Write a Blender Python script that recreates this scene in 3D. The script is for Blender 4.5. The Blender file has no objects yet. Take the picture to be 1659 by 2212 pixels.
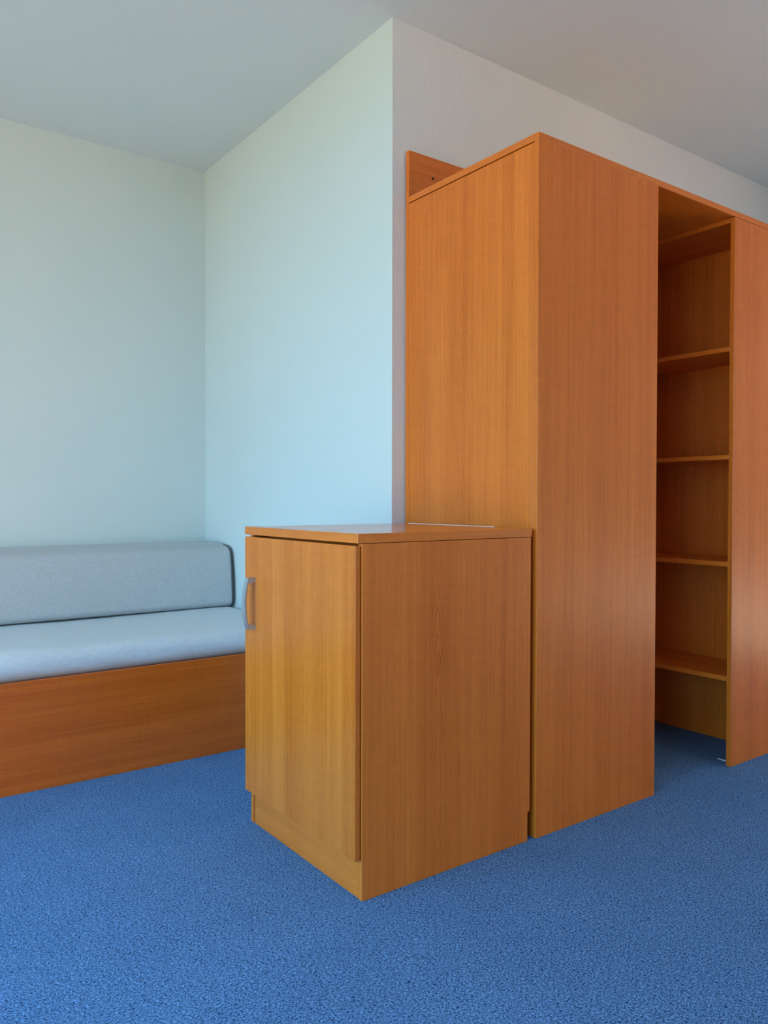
import bpy, bmesh, math, random
from mathutils import Vector, Matrix, noise

S = bpy.context.scene
C = S.collection
random.seed(7)

# ------------------------------------------------------------------ camera
FPX, YAW, PITCH, ROLL = 1689.1, math.radians(36.227), math.radians(-0.946), math.radians(0.095)
fw = Vector((math.sin(YAW) * math.cos(PITCH), math.cos(YAW) * math.cos(PITCH), math.sin(PITCH)))
rt = Vector((math.cos(YAW), -math.sin(YAW), 0))
up = rt.cross(fw)
r2 = rt * math.cos(ROLL) + up * math.sin(ROLL)
u2 = up * math.cos(ROLL) - rt * math.sin(ROLL)
cd = bpy.data.cameras.new('camera')
cam = bpy.data.objects.new('camera', cd)
C.objects.link(cam)
cd.sensor_fit = 'HORIZONTAL'
cd.sensor_width = 36.0
cd.lens = 36.0 * FPX / 1659.0
cd.clip_start = 0.05
cam.matrix_world = Matrix(((r2.x, u2.x, -fw.x, 0.0), (r2.y, u2.y, -fw.y, 0.0), (r2.z, u2.z, -fw.z, 1.0), (0, 0, 0, 1)))
S.camera = cam

# ------------------------------------------------------------------ world, light, exposure
S.view_settings.view_transform = 'Standard'
S.view_settings.look = 'None'
S.view_settings.gamma = 1.0
S.view_settings.use_curve_mapping = False
S.view_settings.exposure = 1.24

w = bpy.data.worlds.new('sky')
S.world = w
w.use_nodes = True
nt = w.node_tree
nt.nodes.clear()
tc = nt.nodes.new('ShaderNodeTexCoord')
sep = nt.nodes.new('ShaderNodeSeparateXYZ')
nt.links.new(tc.outputs['Generated'], sep.inputs[0])
ramp = nt.nodes.new('ShaderNodeValToRGB')
e = ramp.color_ramp.elements
e[0].position = 0.0
e[0].color = (0.35, 0.72, 1.0, 1)
e[1].position = 0.8
e[1].color = (0.16, 0.54, 1.0, 1)
nt.links.new(sep.outputs['Z'], ramp.inputs[0])
bg = nt.nodes.new('ShaderNodeBackground')
bg.inputs['Strength'].default_value = 3.3
nt.links.new(ramp.outputs[0], bg.inputs[0])
out = nt.nodes.new('ShaderNodeOutputWorld')
nt.links.new(bg.outputs[0], out.inputs[0])

# sun on the yard and the added house opposite: it stands behind the building and does not enter the room
sd = bpy.data.lights.new('sun', 'SUN')
sd.energy = 15.0
sd.color = (1.0, 0.93, 0.82)
sd.angle = math.radians(0.5)
sun = bpy.data.objects.new('sun', sd)
C.objects.link(sun)
sun.rotation_euler = Vector((-0.5, -0.5, -1.0)).to_track_quat('-Z', 'Y').to_euler()

WX = -1.7                                   # inner face of the window wall
WIN1 = (-0.9, 2.9, 0.08, 2.38)              # y0, y1, z0, z1
WIN2 = (2.0, 3.3, 0.95, 2.2)                # window behind the photographer: x0, x1, z0, z1
WIN3 = (-0.75, 1.05, 0.06, 2.0)             # unseen balcony door, right wall, added for sheen on the fronts: y0, y1, z0, z1
RX = 4.4                                    # inner face of the right wall
FY = -2.2                                   # inner face of the wall behind the photographer


def portal(name, loc, rot, sx, sy):
    d = bpy.data.lights.new(name, 'AREA')
    d.shape = 'RECTANGLE'
    d.size, d.size_y = sx, sy
    d.cycles.is_portal = True
    o = bpy.data.objects.new(name, d)
    C.objects.link(o)
    o.location = loc
    o.rotation_euler = rot


portal('window_portal', (WX - 0.02, (WIN1[0] + WIN1[1]) / 2, (WIN1[2] + WIN1[3]) / 2), (math.radians(90), 0, math.radians(-90)), WIN1[1] - WIN1[0], WIN1[3] - WIN1[2])
portal('window_portal', ((WIN2[0] + WIN2[1]) / 2, FY - 0.02, (WIN2[2] + WIN2[3]) / 2), (math.radians(90), 0, 0), WIN2[1] - WIN2[0], WIN2[3] - WIN2[2])


portal('window_portal', (RX + 0.02, (WIN3[0] + WIN3[1]) / 2, (WIN3[2] + WIN3[3]) / 2), (math.radians(90), 0, math.radians(90)), WIN3[1] - WIN3[0], WIN3[3] - WIN3[2])


# ------------------------------------------------------------------ materials
def new_mat(name, rough=0.6):
    m = bpy.data.materials.new(name)
    m.use_nodes = True
    n = m.node_tree
    b = n.nodes['Principled BSDF']
    b.inputs['Roughness'].default_value = rough
    return m, n, b


def node(n, t, **k):
    o = n.nodes.new(t)
    for a, v in k.items():
        setattr(o, a, v)
    return o


def tex(n, coord, scale, sc, detail=2.0, rough=0.5, dist=0.0):
    mp = node(n, 'ShaderNodeMapping')
    mp.inputs['Scale'].default_value = sc
    n.links.new(coord, mp.inputs['Vector'])
    t = node(n, 'ShaderNodeTexNoise')
    t.inputs['Scale'].default_value = scale
    t.inputs['Detail'].default_value = detail
    t.inputs['Roughness'].default_value = rough
    t.inputs['Distortion'].default_value = dist
    n.links.new(mp.outputs[0], t.inputs['Vector'])
    return t.outputs['Fac']


def math_(n, op, a, b=None, c=None):
    o = node(n, 'ShaderNodeMath', operation=op)
    for i, v in enumerate((a, b, c)):
        if v is None:
            continue
        if isinstance(v, (int, float)):
            o.inputs[i].default_value = v
        else:
            n.links.new(v, o.inputs[i])
    return o.outputs[0]


WOOD_DARK = (0.56, 0.106, 0.004)
WOOD_LIGHT = (0.92, 0.243, 0.030)


def wood(name, axis, gain=(1, 1, 1), flame=None, rough=0.30):
    """beech laminate; axis = grain direction X / Y / Z, or H for edge banding.
    flame = (axis letter across, centre, half width, strength): cathedral figure."""
    m, n, b = new_mat(name, rough)
    tcn = node(n, 'ShaderNodeTexCoord')
    co = tcn.outputs['Object']
    oi = node(n, 'ShaderNodeObjectInfo')
    cmb = node(n, 'ShaderNodeVectorMath', operation='MULTIPLY_ADD')
    cmb.inputs[1].default_value = (1, 1, 1)
    n.links.new(co, cmb.inputs[0])
    sc_ = node(n, 'ShaderNodeVectorMath', operation='SCALE')
    sc_.inputs[0].default_value = (7.3, 11.1, 5.7)
    n.links.new(oi.outputs['Random'], sc_.inputs['Scale'])
    n.links.new(sc_.outputs[0], cmb.inputs[2])
    cc = cmb.outputs[0]

    def sc(cross, along):
        return {'X': (along, cross, cross), 'Y': (cross, along, cross), 'Z': (cross, cross, along), 'H': (along, along, cross)}[axis]
    band = tex(n, cc, 1.0, sc(16, 0.35), 3.0, 0.55, 0.25)
    streak = tex(n, cc, 1.0, sc(110, 1.3), 3.0, 0.6)
    pore = tex(n, cc, 1.0, sc(420, 9.0), 2.0, 0.6)
    ripple = tex(n, cc, 1.0, sc(14, 75), 1.0, 0.5)
    v = math_(n, 'MULTIPLY_ADD', band, 0.62, 0.19)
    v = math_(n, 'ADD', v, math_(n, 'MULTIPLY', math_(n, 'SUBTRACT', streak, 0.5), 0.55))
    v = math_(n, 'ADD', v, math_(n, 'MULTIPLY', math_(n, 'SUBTRACT', pore, 0.5), 0.40))
    v = math_(n, 'ADD', v, math_(n, 'MULTIPLY', math_(n, 'SUBTRACT', ripple, 0.5), 0.16))
    if flame:
        ax, c0, hw = flame[:3]
        sp = node(n, 'ShaderNodeSeparateXYZ')
        n.links.new(co, sp.inputs[0])
        wob = tex(n, co, 1.0, (4, 4, 4.5), 3.0, 0.6)
        patch = tex(n, co, 1.0, (6, 6, 2.6), 2.0)
        d = math_(n, 'SUBTRACT', sp.outputs[ax], c0)
        d = math_(n, 'ADD', d, math_(n, 'MULTIPLY', math_(n, 'SUBTRACT', wob, 0.5), 0.05))
        d2 = math_(n, 'MULTIPLY', math_(n, 'ABSOLUTE', d), 1.0 / hw)
        ph = math_(n, 'ADD', math_(n, 'MULTIPLY', math_(n, 'POWER', d2, 1.3), 7.0), math_(n, 'MULTIPLY', sp.outputs['Z'], 17.0))
        ph = math_(n, 'ADD', ph, math_(n, 'MULTIPLY', wob, 9.0))
        s = math_(n, 'SINE', math_(n, 'MULTIPLY', ph, 4.2))
        s = math_(n, 'POWER', math_(n, 'MULTIPLY_ADD', s, 0.5, 0.5), 3.0)
        fade = math_(n, 'MAXIMUM', math_(n, 'SUBTRACT', 1.0, math_(n, 'MULTIPLY', d2, 0.62)), 0.0)
        fade = math_(n, 'MULTIPLY', fade, math_(n, 'MINIMUM', math_(n, 'MAXIMUM', math_(n, 'MULTIPLY_ADD', patch, 4.0, -1.3), 0.15), 1.0))
        v = math_(n, 'SUBTRACT', v, math_(n, 'MULTIPLY', math_(n, 'MULTIPLY', s, fade), flame[3]))
    rp = node(n, 'ShaderNodeValToRGB')
    el = rp.color_ramp.elements
    el[0].position, el[1].position = 0.16, 0.86
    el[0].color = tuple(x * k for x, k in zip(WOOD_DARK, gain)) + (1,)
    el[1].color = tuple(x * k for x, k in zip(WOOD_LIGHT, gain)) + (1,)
    n.links.new(v, rp.inputs[0])
    n.links.new(rp.outputs[0], b.inputs['Base Color'])
    b.inputs['Specular IOR Level'].default_value = 0.5 if axis == 'H' else 0.44
    rr = math_(n, 'MULTIPLY_ADD', pore, 0.16, rough - 0.08)
    n.links.new(rr, b.inputs['Roughness'])
    bp = node(n, 'ShaderNodeBump')
    bp.inputs['Strength'].default_value = 0.12
    bp.inputs['Distance'].default_value = 0.0006
    n.links.new(pore, bp.inputs['Height'])
    n.links.new(bp.outputs[0], b.inputs['Normal'])
    return m


M_Z = wood('beech_vertical', 'Z')
M_X = wood('beech_horizontal', 'X')
M_Y = wood('beech_lengthwise', 'Y')
M_H = wood('beech_edge', 'H', rough=0.16)
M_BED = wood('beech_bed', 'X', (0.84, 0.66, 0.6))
M_FLAME = wood('beech_flame_side', 'Z', (1, 1, 1), ('X', -0.056, 0.045, 0.42))
M_FLAME2 = wood('beech_flame_tall', 'Z', (1, 1, 1), ('Y', 0.02, 0.05, 0.16))


def plain(name, col, rough=0.6, metal=0.0):
    m, n, b = new_mat(name, rough)
    b.inputs['Base Color'].default_value = (*col, 1)
    b.inputs['Metallic'].default_value = metal
    t = node(n, 'ShaderNodeTexCoord')
    f = tex(n, t.outputs['Object'], 220, (1, 1, 1), 2.0)
    rr = math_(n, 'MULTIPLY_ADD', f, 0.1, rough - 0.05)
    n.links.new(rr, b.inputs['Roughness'])
    return m


def plaster(name, col, s1, strength, dist=0.002, stretch=(1, 1, 1)):
    m, n, b = new_mat(name, 0.85)
    b.inputs['Specular IOR Level'].default_value = 0.25
    t = node(n, 'ShaderNodeTexCoord')
    f = tex(n, t.outputs['Object'], s1, stretch, 3.0, 0.6)
    g = tex(n, t.outputs['Object'], 1.3, (1, 1, 1), 2.0)
    rp = node(n, 'ShaderNodeValToRGB')
    el = rp.color_ramp.elements
    el[0].position, el[1].position = 0.3, 0.7
    el[0].color = tuple(x * 0.975 for x in col) + (1,)
    el[1].color = (*col, 1)
    n.links.new(g, rp.inputs[0])
    n.links.new(rp.outputs[0], b.inputs['Base Color'])
    bp = node(n, 'ShaderNodeBump')
    bp.inputs['Strength'].default_value = strength
    bp.inputs['Distance'].default_value = dist
    n.links.new(f, bp.inputs['Height'])
    n.links.new(bp.outputs[0], b.inputs['Normal'])
    return m


WALL = (0.68, 0.735, 0.72)
M_WALL = plaster('smooth_plaster', WALL, 60, 0.10)
M_ROUGH = plaster('rough_plaster', (0.82, 0.79, 0.785), 150, 0.45, 0.003, (1, 1, 0.45))
M_CEIL = plaster('ceiling_paint', (0.77, 0.79, 0.78), 50, 0.06)
M_NICKEL = plain('satin_nickel', (0.46, 0.48, 0.50), 0.34, 0.6)
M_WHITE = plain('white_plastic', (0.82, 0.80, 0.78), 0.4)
M_HOLE = plain('screw_recess', (0.03, 0.008, 0.004), 0.7)
M_FRAME = plain('white_window_frame', (0.8, 0.8, 0.8), 0.4)


def carpet():
    m, n, b = new_mat('blue_loop_carpet', 0.95)
    b.inputs['Specular IOR Level'].default_value = 0.1
    t = node(n, 'ShaderNodeTexCoord')
    co = t.outputs['Object']
    warp = node(n, 'ShaderNodeTexNoise')
    warp.inputs['Scale'].default_value = 130
    warp.inputs['Detail'].default_value = 1.0
    n.links.new(co, warp.inputs['Vector'])
    mix = node(n, 'ShaderNodeVectorMath', operation='MULTIPLY_ADD')
    mix.inputs[1].default_value = (0.010, 0.010, 0.0)
    n.links.new(warp.outputs['Color'], mix.inputs[0])
    n.links.new(co, mix.inputs[2])
    loops = tex(n, mix.outputs[0], 1.0, (205, 290, 1), 2.0, 0.62)
    fine = tex(n, co, 520, (1, 1, 1), 1.0)
    blot = tex(n, co, 5.0, (1, 1, 1), 3.0)
    v = math_(n, 'ADD', math_(n, 'MULTIPLY', loops, 0.82), math_(n, 'MULTIPLY', fine, 0.18))
    rp = node(n, 'ShaderNodeValToRGB')
    el = rp.color_ramp.elements
    el[0].position, el[1].position = 0.38, 0.62
    el[0].color = (0.015, 0.054, 0.145, 1)
    el[1].color = (0.215, 0.405, 0.74, 1)
    n.links.new(v, rp.inputs[0])
    mul = node(n, 'ShaderNodeMixRGB', blend_type='MULTIPLY')
    mul.inputs[0].default_value = 1.0
    g = math_(n, 'MULTIPLY_ADD', blot, 0.22, 0.89)
    n.links.new(rp.outputs[0], mul.inputs[1])
    n.links.new(g, mul.inputs[2])
    n.links.new(mul.outputs[0], b.inputs['Base Color'])
    bp = node(n, 'ShaderNodeBump')
    bp.inputs['Strength'].default_value = 0.8
    bp.inputs['Distance'].default_value = 0.004
    n.links.new(v, bp.inputs['Height'])
    n.links.new(bp.outputs[0], b.inputs['Normal'])
    return m


M_CARPET = carpet()


def fabric(name, col, strength=0.35):
    m, n, b = new_mat(name, 0.9)
    b.inputs['Specular IOR Level'].default_value = 0.15
    b.inputs['Sheen Weight'].default_value = 0.15
    t = node(n, 'ShaderNodeTexCoord')
    co = t.outputs['Object']
    a = tex(n, co, 1.0, (420, 420, 60), 2.0)
    c = tex(n, co, 1.0, (60, 420, 420), 2.0)
    v = math_(n, 'MULTIPLY', math_(n, 'ADD', a, c), 0.5)
    rp = node(n, 'ShaderNodeValToRGB')
    el = rp.color_ramp.elements
    el[0].position, el[1].position = 0.34, 0.66
    el[0].color = tuple(x * 0.87 for x in col) + (1,)
    el[1].color = tuple(min(1, x * 1.09) for x in col) + (1,)
    n.links.new(v, rp.inputs[0])
    n.links.new(rp.outputs[0], b.inputs['Base Color'])
    bp = node(n, 'ShaderNodeBump')
    bp.inputs['Strength'].default_value = strength
    bp.inputs['Distance'].default_value = 0.001
    n.links.new(v, bp.inputs['Height'])
    n.links.new(bp.outputs[0], b.inputs['Normal'])
    return m


M_FAB = fabric('grey_woven_cover', (0.51, 0.51, 0.52))
M_SEAT = fabric('grey_seat_cover', (0.66, 0.66, 0.68), 0.2)
M_PIPE = fabric('dark_piping', (0.09, 0.10, 0.11))


# ------------------------------------------------------------------ mesh helpers
def link(name, bm, mat, parent=None, smooth=False):
    me = bpy.data.meshes.new(name)
    bmesh.ops.recalc_face_normals(bm, faces=bm.faces)
    bm.to_mesh(me)
    bm.free()
    me.materials.append(mat)
    if smooth:
        for p in me.polygons:
            p.use_smooth = True
    o = bpy.data.objects.new(name, me)
    C.objects.link(o)
    if parent:
        o.parent = parent
    return o


def add_box(bm, x0, x1, y0, y1, z0, z1, bev=0.0):
    b2 = bmesh.new()
    v = [b2.verts.new((x, y, z)) for x in (x0, x1) for y in (y0, y1) for z in (z0, z1)]
    for f in ((0, 1, 3, 2), (4, 6, 7, 5), (0, 4, 5, 1), (2, 3, 7, 6), (0, 2, 6, 4), (1, 5, 7, 3)):
        b2.faces.new([v[i] for i in f])
    if bev:
        bmesh.ops.bevel(b2, geom=b2.edges[:] + b2.verts[:], offset=bev, segments=2, affect='EDGES', profile=0.5)
    tmp = bpy.data.meshes.new('tmp')
    b2.to_mesh(tmp)
    b2.free()
    bm.from_mesh(tmp)
    bpy.data.meshes.remove(tmp)


def add_prism(bm, pts, lo, hi, axis='z', bev=0.0):
    """polygon pts (two free axes in order) extruded between lo and hi on axis"""
    def p(a, b, h):
        return {'z': (a, b, h), 'y': (a, h, b), 'x': (h, a, b)}[axis]
    b2 = bmesh.new()
    A = [b2.verts.new(p(a, b, lo)) for a, b in pts]
    B = [b2.verts.new(p(a, b, hi)) for a, b in pts]
    b2.faces.new(A)
    b2.faces.new(B[::-1])
    k = len(pts)
    for i in range(k):
        b2.faces.new((A[i], A[(i + 1) % k], B[(i + 1) % k], B[i]))
    bmesh.ops.recalc_face_normals(b2, faces=b2.faces)
    if bev:
        bmesh.ops.bevel(b2, geom=b2.edges[:] + b2.verts[:], offset=bev, segments=2, affect='EDGES', profile=0.5)
    tmp = bpy.data.meshes.new('tmp')
    b2.to_mesh(tmp)
    b2.free()
    bm.from_mesh(tmp)
    bpy.data.meshes.remove(tmp)


def thing(name, label, cat, loc, group=None):
    o = bpy.data.objects.new(name, None)
    o.empty_display_size = 0.1
    C.objects.link(o)
    o.location = loc
    tag(o, label, cat, group)
    return o


def tag(o, label, cat, group=None):
    o['label'] = label
    o['category'] = cat
    if group:
        o['group'] = group


def board(name, root, mat, x0, x1, y0, y1, z0, z1, bev=0.0009, parent=None):
    """a board given in room coordinates, stored relative to the thing's base"""
    L = root.location
    bm = bmesh.new()
    add_box(bm, x0 - L.x, x1 - L.x, y0 - L.y, y1 - L.y, z0 - L.z, z1 - L.z, bev)
    return link(name, bm, mat, parent or root)


def struct(name, bm, mat):
    o = link(name, bm, mat)
    o['kind'] = 'structure'
    return o


def tube(bm, pts, r, seg=10):
    rings = []
    for i, p in enumerate(pts):
        t = (pts[min(i + 1, len(pts) - 1)] - pts[max(i - 1, 0)]).normalized()
        a = Vector((1, 0, 0))
        if abs(t.dot(a)) > 0.9:
            a = Vector((0, 1, 0))
        u = t.cross(a).normalized()
        v = t.cross(u)
        rings.append([bm.verts.new(p + (u * math.cos(2 * math.pi * k / seg) + v * math.sin(2 * math.pi * k / seg)) * r) for k in range(seg)])
    for a, b in zip(rings, rings[1:]):
        for k in range(seg):
            bm.faces.new((a[k], a[(k + 1) % seg], b[(k + 1) % seg], b[k]))
    bm.faces.new(rings[0][::-1])
    bm.faces.new(rings[-1])


def axis_samples(L, r, n, k=6):
    """positions along one edge of length L, dense in the rounded ends"""
    s = [r * (1 - math.tan(math.radians(45) * (1 - i / k))) for i in range(k)]
    mid = [r + (L - 2 * r) * i / n for i in range(n + 1)]
    return s + mid + [L - x for x in reversed(s)]


def soft_box(dx, dy, dz, r, nx, ny, nz, warp=None, rx=None):
    """a cushion: box with rounded edges, fine enough to be dented by warp(co, normal)"""
    rx = rx or r
    xs, ys, zs = axis_samples(dx, rx, nx), axis_samples(dy, r, ny), axis_samples(dz, r, nz)
    bm = bmesh.new()
    seen = {}

    def vert(x, y, z):
        key = (round(x, 6), round(y, 6), round(z, 6))
        if key in seen:
            return seen[key]
        p = Vector((x, y, z))
        q = Vector((min(max(x, rx), dx - rx), min(max(y, r), dy - r), min(max(z, r), dz - r)))
        d = p - q
        d.x *= r / rx
        nrm = d.normalized() if d.length > 1e-9 else Vector((0, 0, 1))
        co = q + Vector((nrm.x * rx, nrm.y * r, nrm.z * r))
        if warp:
            co = warp(co, nrm)
        seen[key] = bm.verts.new(co)
        return seen[key]

    def grid(A, B, f):
        for i in range(len(A) - 1):
            for j in range(len(B) - 1):
                bm.faces.new((vert(*f(A[i], B[j])), vert(*f(A[i + 1], B[j])), vert(*f(A[i + 1], B[j + 1])), vert(*f(A[i], B[j + 1]))))
    for z in (0, dz):
        grid(xs, ys, lambda a, b: (a, b, z))
    for y in (0, dy):
        grid(xs, zs, lambda a, b: (a, y, b))
    for x in (0, dx):
        grid(ys, zs, lambda a, b: (x, a, b))
    return bm


# ------------------------------------------------------------------ the room
BY, MY, CX, H = 3.836, 2.216, 1.6576, 2.6895   # alcove back, wall behind wardrobe, projecting corner, ceiling
T = 0.12

bm = bmesh.new()
add_box(bm, WX - T, RX + T, FY - T, BY + T, -0.1, 0.0)
struct('floor', bm, M_CARPET)
bm = bmesh.new()
add_box(bm, WX - T, RX + T, FY - T, BY + T, H, H + 0.1)
struct('ceiling', bm, M_CEIL)
bm = bmesh.new()
add_box(bm, WX - T, CX, BY, BY + T, 0, H)
struct('wall_back', bm, M_WALL)
bm = bmesh.new()
add_prism(bm, [(CX, MY), (CX + T, MY + T), (CX + T, BY + T), (CX, BY + T)], 0, H)
struct('wall_alcove', bm, M_WALL)
bm = bmesh.new()
add_prism(bm, [(CX, MY), (RX + T, MY), (RX + T, MY + T), (CX + T, MY + T)], 0, H)
struct('wall_middle', bm, M_ROUGH)
bm = bmesh.new()
y0, y1, z0, z1 = WIN3
add_box(bm, RX, RX + T, FY, y0, 0, H)
add_box(bm, RX, RX + T, y1, MY, 0, H)
add_box(bm, RX, RX + T, y0, y1, 0, z0)
add_box(bm, RX, RX + T, y0, y1, z1, H)
struct('wall_right', bm, M_WALL)
bm = bmesh.new()
y0, y1, z0, z1 = WIN1
add_box(bm, WX - T, WX, FY - T, y0, 0, H)
add_box(bm, WX - T, WX, y1, BY, 0, H)
add_box(bm, WX - T, WX, y0, y1, 0, z0)
add_box(bm, WX - T, WX, y0, y1, z1, H)
struct('wall_left', bm, M_WALL)
bm = bmesh.new()
x0, x1, z0, z1 = WIN2
add_box(bm, WX, x0, FY - T, FY, 0, H)
add_box(bm, x1, RX + T, FY - T, FY, 0, H)
add_box(bm, x0, x1, FY - T, FY, 0, z0)
add_box(bm, x0, x1, FY - T, FY, z1, H)
struct('wall_front', bm, M_WALL)


def window(name, a0, a1, z0, z1, along_y, X=WX - 0.06):
    bm = bmesh.new()
    f = 0.06
    bars = [(a0, a0 + f, z0, z1), (a1 - f, a1, z0, z1), (a0 + f, a1 - f, z0, z0 + f), (a0 + f, a1 - f, z1 - f, z1),
            ((a0 + a1) / 2 - f / 2, (a0 + a1) / 2 + f / 2, z0 + f, z1 - f)]
    for p0, p1, q0, q1 in bars:
        if along_y:
            add_box(bm, X - 0.03, X + 0.03, p0, p1, q0, q1)
        else:
            add_box(bm, p0, p1, FY - 0.09, FY - 0.03, q0, q1)
    struct(name, bm, M_FRAME)


window('window_1', *WIN1, True)
window('window_2', *WIN2, False)
window('door_added', *WIN3, True, RX + 0.06)

# the ground outside the windows, one storey down
mg, n, b = new_mat('dry_gravel_yard', 0.95)
t = node(n, 'ShaderNodeTexCoord')
f = tex(n, t.outputs['Object'], 0.6, (1, 1, 1), 4.0)
rp = node(n, 'ShaderNodeValToRGB')
rp.color_ramp.elements[0].color = (0.265, 0.205, 0.10, 1)
rp.color_ramp.elements[1].color = (0.40, 0.32, 0.175, 1)
n.links.new(f, rp.inputs[0])
n.links.new(rp.outputs[0], b.inputs['Base Color'])
bm = bmesh.new()
add_box(bm, -60, 60, -60, 60, -3.2, -3.0)
struct('ground', bm, mg)

# out-of-view terrace, added to bounce warm light in through the balcony door
bm = bmesh.new()
add_box(bm, RX + T, 9.0, -5.0, 5.0, -0.12, -0.02)
struct('floor_added_terrace', bm, plaster('added_terrace_tiles', (0.30, 0.225, 0.175), 20, 0.2))
bm = bmesh.new()
add_box(bm, RX + T, RX + T + 1.5, -5.0, 5.0, H, H + 0.16)
struct('ceiling_sun_block', bm, M_CEIL)  # overhang added to keep direct sun out of the doorway

# unseen sunlit house, added to block blue sky and warm the rear window light
mh = plaster('added_house_ochre', (0.78, 0.52, 0.33), 8, 0.3, 0.01)
bm = bmesh.new()
add_box(bm, -14, 26, -15.0, -14.0, -3.0, 7.0)
add_prism(bm, [(-16.0, 7.0), (-13.6, 7.0), (-15.4, 8.6)], -14.4, 26.4, 'x')
struct('ground_added_house', bm, mh)

# dim brick house out of view, added to block the horizon sky past the terrace
mb = plaster('added_brick_house', (0.30, 0.17, 0.11), 8, 0.3, 0.01)
bm = bmesh.new()
add_box(bm, 13.0, 14.0, -12.0, 24.0, -3.0, 6.5)
add_prism(bm, [(12.6, 6.5), (15.0, 6.5), (14.4, 8.2)], -12.4, 24.4, 'y')
struct('ground_added_house', bm, mb)

# ------------------------------------------------------------------ tall cabinet
XW, YW, YB, YB2 = 1.7134, 1.5805, 2.193, 2.211
XWR = 2.2932
ZL, ZU = 2.0475, 2.0684
r = thing('tall_cabinet', 'tall closed beech-veneer cabinet standing behind the low cabinet with plain front', 'cabinet', ((XW + XWR) / 2, (YW + YB2) / 2, 0))
board('front_panel', r, M_Z, XW, XWR, YW, YW + 0.018, 0.0, ZL)
board('side_panel', r, M_FLAME2, XW + 0.0006, XW + 0.0186, YW + 0.0184, YB, 0.0, ZL - 0.0038)
board('side_panel', r, M_Z, XWR - 0.0186, XWR - 0.0006, YW + 0.0184, YB, 0.0, ZL - 0.0038)
board('back_board', r, M_Z, XW, XWR, YB + 0.0004, YB2, 0.0, ZL)
board('bottom_board', r, M_X, XW + 0.0186, XWR - 0.0186, YW + 0.0184, YB, 0.06, 0.078)
board('cleat', r, M_X, XW + 0.0186, XWR - 0.0186, YW + 0.0184, YW + 0.08, ZL - 0.018, ZL)
board('cleat', r, M_X, XW + 0.0186, XWR - 0.0186, YB - 0.08, YB, ZL - 0.018, ZL)

# ------------------------------------------------------------------ open shelf unit
XS, XSB, YS0, YS1 = 2.763, 3.062, 1.5790, 1.5965
r = thing('shelf_unit', 'tall open beech-veneer shelf unit with five empty shelves beside the closed cabinet', 'shelf', (2.92, 1.88, 0))
board('side_panel', r, M_Z, XS, 3.14, YS0, YS1, 0.0, ZL - 0.0025)
board('side_panel', r, M_Z, XS, 3.08, 2.175, 2.193, 0.0, ZL - 0.0025)
board('back_panel', r, M_Z, XSB, XSB + 0.01, YS1, 2.175, 0.0, ZL - 0.0025)
for za, zb in ((2.0468, 2.0282), (1.5706, 1.5528), (1.1670, 1.1505), (0.7669, 0.7490), (0.3365, 0.3183)):
    board('shelf', r, M_Y, XS + 0.0006, XSB, YS1, 2.175, zb, za)
bm = bmesh.new()
add_prism(bm, [(2.806 - 2.92, YS1 - 1.88), (2.820 - 2.92, YS1 - 1.88), (2.817 - 2.92, 1.644 - 1.88), (2.812 - 2.92, 1.660 - 1.88), (2.809 - 2.92, 1.644 - 1.88)], 0.0, 0.0035, 'z', 0.0008)
g = link('clip', bm, M_WHITE, r)
g['label'] = 'thin white plastic clip lying on the carpet'

# ------------------------------------------------------------------ top board over both
r = thing('top_board', 'long beech-veneer top board with rear upstand lying across cabinet and shelf unit', 'top', ((XW + 3.14) / 2, (YW + YB2) / 2, ZL))
board('board', r, M_H, XW, 3.14, YW, YB2, ZL, ZU)
up_ = board('upstand', r, M_X, XW, 3.14, YB, YB2, ZU, 2.2326)
bm = bmesh.new()
bmesh.ops.create_cone(bm, cap_ends=True, segments=14, radius1=0.0052, radius2=0.0045, depth=0.002,
                      matrix=Matrix.Translation((1.822 - r.location.x, YB - 0.0008 - r.location.y, 2.158 - ZL)) @ Matrix.Rotation(math.radians(90), 4, 'X'))
g = link('screw_cap', bm, M_HOLE, up_)
g['label'] = 'small dark round screw hole'

# ------------------------------------------------------------------ low cabinet
XT, XTB, YS, YL = 1.0812, 1.6955, 1.5838, 2.2032
ZT0, ZT1 = 0.8906, 0.9147
XC, XCB = 1.0949, 1.6921
r = thing('low_cabinet', 'low single-door beech-veneer cabinet with a metal handle in front of the tall cabinet', 'cabinet', ((XC + XCB) / 2, (YS + YL) / 2, 0))
L = r.location
board('top', r, M_H, XT, XTB, YS, YL, ZT0, ZT1, 0.0012)
st = board('edge_highlight', r, M_WHITE, XTB + 0.0004, XTB + 0.007, 1.742, YL - 0.03, ZT1 - 0.010, ZT1 + 0.0012, 0.0004)  # pale strip stands in for light glinting off the rear edge
st['label'] = 'thin pale strip painted as the highlight on the rear edge'
prof = [(XC, 0), (1.6830, 0), (1.6830, 0.0840), (XCB, 0.0880), (XCB, ZT0 - 0.0012), (XC, ZT0 - 0.0012)]
for ya, yb, mt in ((YS + 0.0004, YS + 0.0184, M_FLAME), (2.1725, 2.1905, M_Z)):
    bm = bmesh.new()
    add_prism(bm, [(x - L.x, z) for x, z in prof], ya - L.y, yb - L.y, 'y', 0.0009)
    link('side_panel', bm, mt, r)
board('plinth', r, M_Y, XC + 0.0015, XC + 0.0165, YS + 0.0186, 2.1690, 0.0, 0.098)
board('bottom_board', r, M_X, XC + 0.002, XCB - 0.008, YS + 0.0186, 2.1723, 0.0985, 0.1165)
board('back_panel', r, M_Z, XCB - 0.008, XCB - 0.001, YS + 0.0186, 2.1723, 0.09, ZT0 - 0.004)
board('rail', r, M_Y, XC + 0.05, XC + 0.13, YS + 0.0186, 2.1723, ZT0 - 0.022, ZT0 - 0.004)
XD0, XD1 = 1.0765, 1.0910
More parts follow.
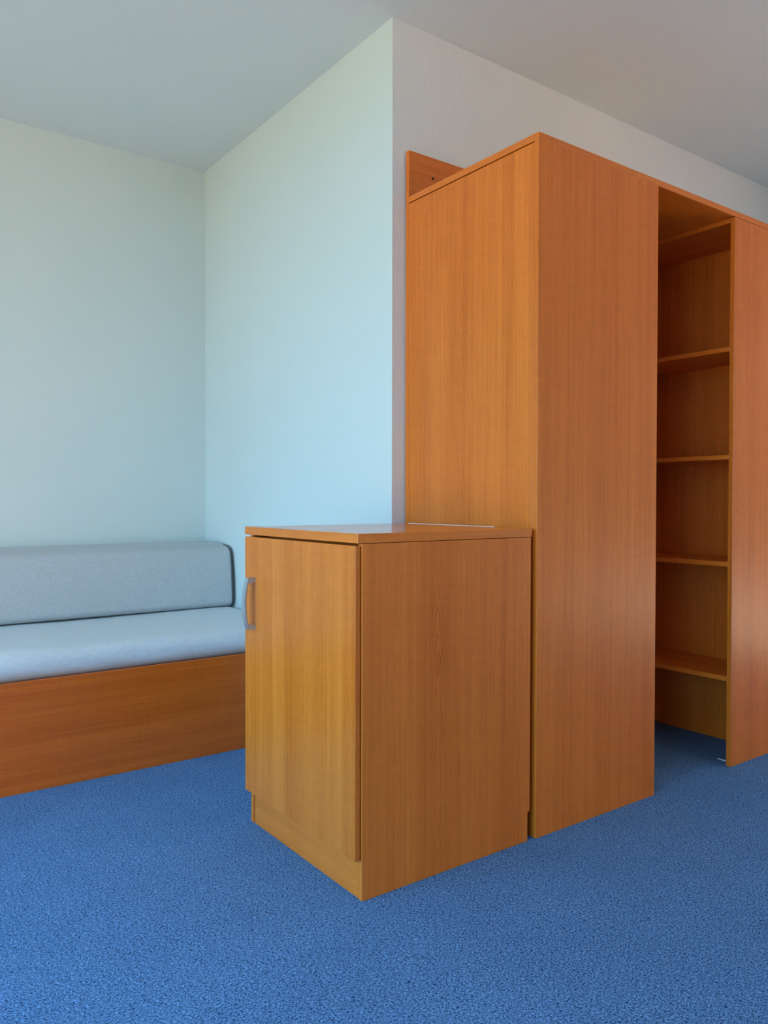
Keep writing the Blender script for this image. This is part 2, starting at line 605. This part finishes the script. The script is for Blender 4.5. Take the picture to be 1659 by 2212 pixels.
door = board('door', r, M_Z, XD0, XD1, 1.5880, 2.1935, 0.1018, 0.8845, 0.0012)
for zz in (0.2, 0.78):                       # hinge plates bridging the door and the side panel
    h = board('hinge', r, M_NICKEL, XD1, XC + 0.03, YS + 0.0190, YS + 0.0290, zz, zz + 0.05, 0.0, door)
# bow handle
bm = bmesh.new()
hy, hz0, hz1 = 2.1325, 0.607, 0.763
wy = 0.0100
K = 18
outer, inner = [], []
for i in range(K + 1):
    a = i / K
    s = 4 * a * (1 - a)
    z = hz0 + (hz1 - hz0) * a
    outer.append((XD0 - 0.0235 - 0.0125 * s, z))
    if 0.08 <= a <= 0.92:
        inner.append((XD0 - 0.0185 - 0.0115 * s, z))
poly = [(XD0, hz0)] + outer + [(XD0, hz1), (XD0, hz1 - 0.0125)] + inner[::-1] + [(XD0, hz0 + 0.0125)]
b2 = bmesh.new()
add_prism(b2, [(x - L.x, z) for x, z in poly], hy - wy - L.y, hy + wy - L.y, 'y')
link('handle', b2, M_NICKEL, door)['label'] = 'satin grey metal bow handle'
bm.free()

# ------------------------------------------------------------------ bed base with cushions
YF, ZP = 2.848, 0.3784
BX0 = -0.42
r = thing('bed_base', 'long beech-veneer daybed base with a plain front board against the back wall', 'bed', ((BX0 + CX) / 2, (YF + BY) / 2, 0))
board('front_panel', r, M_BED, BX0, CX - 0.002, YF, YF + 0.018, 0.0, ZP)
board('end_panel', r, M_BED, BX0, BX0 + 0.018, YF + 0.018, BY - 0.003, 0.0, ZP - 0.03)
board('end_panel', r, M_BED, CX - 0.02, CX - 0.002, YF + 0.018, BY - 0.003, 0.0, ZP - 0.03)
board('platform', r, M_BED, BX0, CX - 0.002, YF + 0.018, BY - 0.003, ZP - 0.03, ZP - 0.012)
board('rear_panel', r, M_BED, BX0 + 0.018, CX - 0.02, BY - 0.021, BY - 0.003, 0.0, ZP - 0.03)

# seat mattress
mx0, mx1, my0, my1, mz0, mz1 = BX0 + 0.005, CX - 0.004, 2.872, BY - 0.003, ZP - 0.0118, 0.482


def seat_warp(co, nrm):
    p = Vector((co.x * 2.1, co.y * 3.0, co.z * 3.0))
    k = noise.noise(p) * 0.5 + noise.noise(p * 2.7) * 0.25
    up_part = max(nrm.z, 0.0)
    frt = max(-nrm.y, 0.0)
    c = co.copy()
    c.z += up_part * (k * 0.010 - 0.004)
    c.y -= frt * (0.006 + k * 0.008) * (0.4 + 0.6 * math.sin(math.pi * min(max(co.z / (mz1 - mz0), 0), 1)))
    if frt > 0.2:                              # soft pleats where the cover is tucked in
        c.y += 0.004 * noise.noise(Vector((co.x * 9.0 + co.z * 22, co.z * 14.0, 3.1))) * frt
    return c


bm = soft_box(mx1 - mx0, my1 - my0, mz1 - mz0, 0.054, 70, 30, 2, seat_warp, 0.03)
bmesh.ops.translate(bm, verts=bm.verts, vec=(-(mx1 - mx0) / 2, -(my1 - my0) / 2, 0))
o = link('seat_mattress', bm, M_SEAT, None, True)
o.location = ((mx0 + mx1) / 2, (my0 + my1) / 2, mz0)
tag(o, 'pale grey fabric seat mattress lying on the daybed base', 'mattress')

# backrest bolster
bx0, bx1, by0, by1, bz0, bz1 = BX0 + 0.02, 1.641, 3.470, BY - 0.004, 0.4825, 0.783
BR = 0.030


def back_warp(co, nrm):
    t_ = co.z / (bz1 - bz0)
    c = co.copy()
    c.y += 0.030 * t_ * max(0.0, 1 - co.y / (by1 - by0))          # front leans back a little
    front = max(0.0, 1 - co.y / 0.12)
    c.z -= 0.022 * front * max(0.0, (t_ - 0.55) / 0.45) ** 1.2     # top drops to the front
    p = Vector((co.x * 2.6, co.y * 3, co.z * 4))
    c.y -= max(-nrm.y, 0) * (0.006 * math.sin(math.pi * t_) + 0.003 * noise.noise(p))
    dx_ = (bx1 - bx0) - co.x
    if nrm.y < -0.5 and dx_ < 0.16:                                # pulled creases near the end
        c.y += 0.0016 * math.sin((co.z * 1.0 + dx_ * 0.45) * 190) * (1 - dx_ / 0.16) * max(0, 1 - abs(t_ - 0.38) / 0.28)
    return c


bm = soft_box(bx1 - bx0, by1 - by0, bz1 - bz0, BR, 110, 12, 22, back_warp, 0.008)
off = Vector((-(bx1 - bx0) / 2, -(by1 - by0) / 2, 0))
bmesh.ops.translate(bm, verts=bm.verts, vec=off)
bk = link('backrest_cushion', bm, M_FAB, None, True)
bk.location = ((bx0 + bx1) / 2, (by0 + by1) / 2, bz0)
tag(bk, 'long grey woven backrest cushion standing on the seat against the back wall', 'cushion')
for xe in (bx1 - bx0 - 0.0025, 0.0025):
    pts = []
    dy_, dz_ = by1 - by0, bz1 - bz0
    q = BR
    for i in range(9):
        a = math.radians(90 * i / 8)
        pts.append(Vector((xe, q - q * math.sin(a), q - q * math.cos(a))))
    for i in range(1, 8):
        pts.append(Vector((xe, 0, q + (dz_ - 2 * q) * i / 8)))
    for i in range(9):
        a = math.radians(90 * i / 8)
        pts.append(Vector((xe, q - q * math.cos(a), dz_ - q + q * math.sin(a))))
    pts.append(Vector((xe, q + 0.05, dz_)))
    pts = [back_warp(p, Vector((0, -1, 0)) if 0.02 < p.z < dz_ - 0.02 else Vector((0, 0, 1))) + off for p in pts]
    for p in pts:
        p.z = max(p.z, 0.0036)
    b2 = bmesh.new()
    tube(b2, pts, 0.0036, 8)
    link('piping', b2, M_PIPE, bk, True)['label'] = 'dark piping along the end seam'
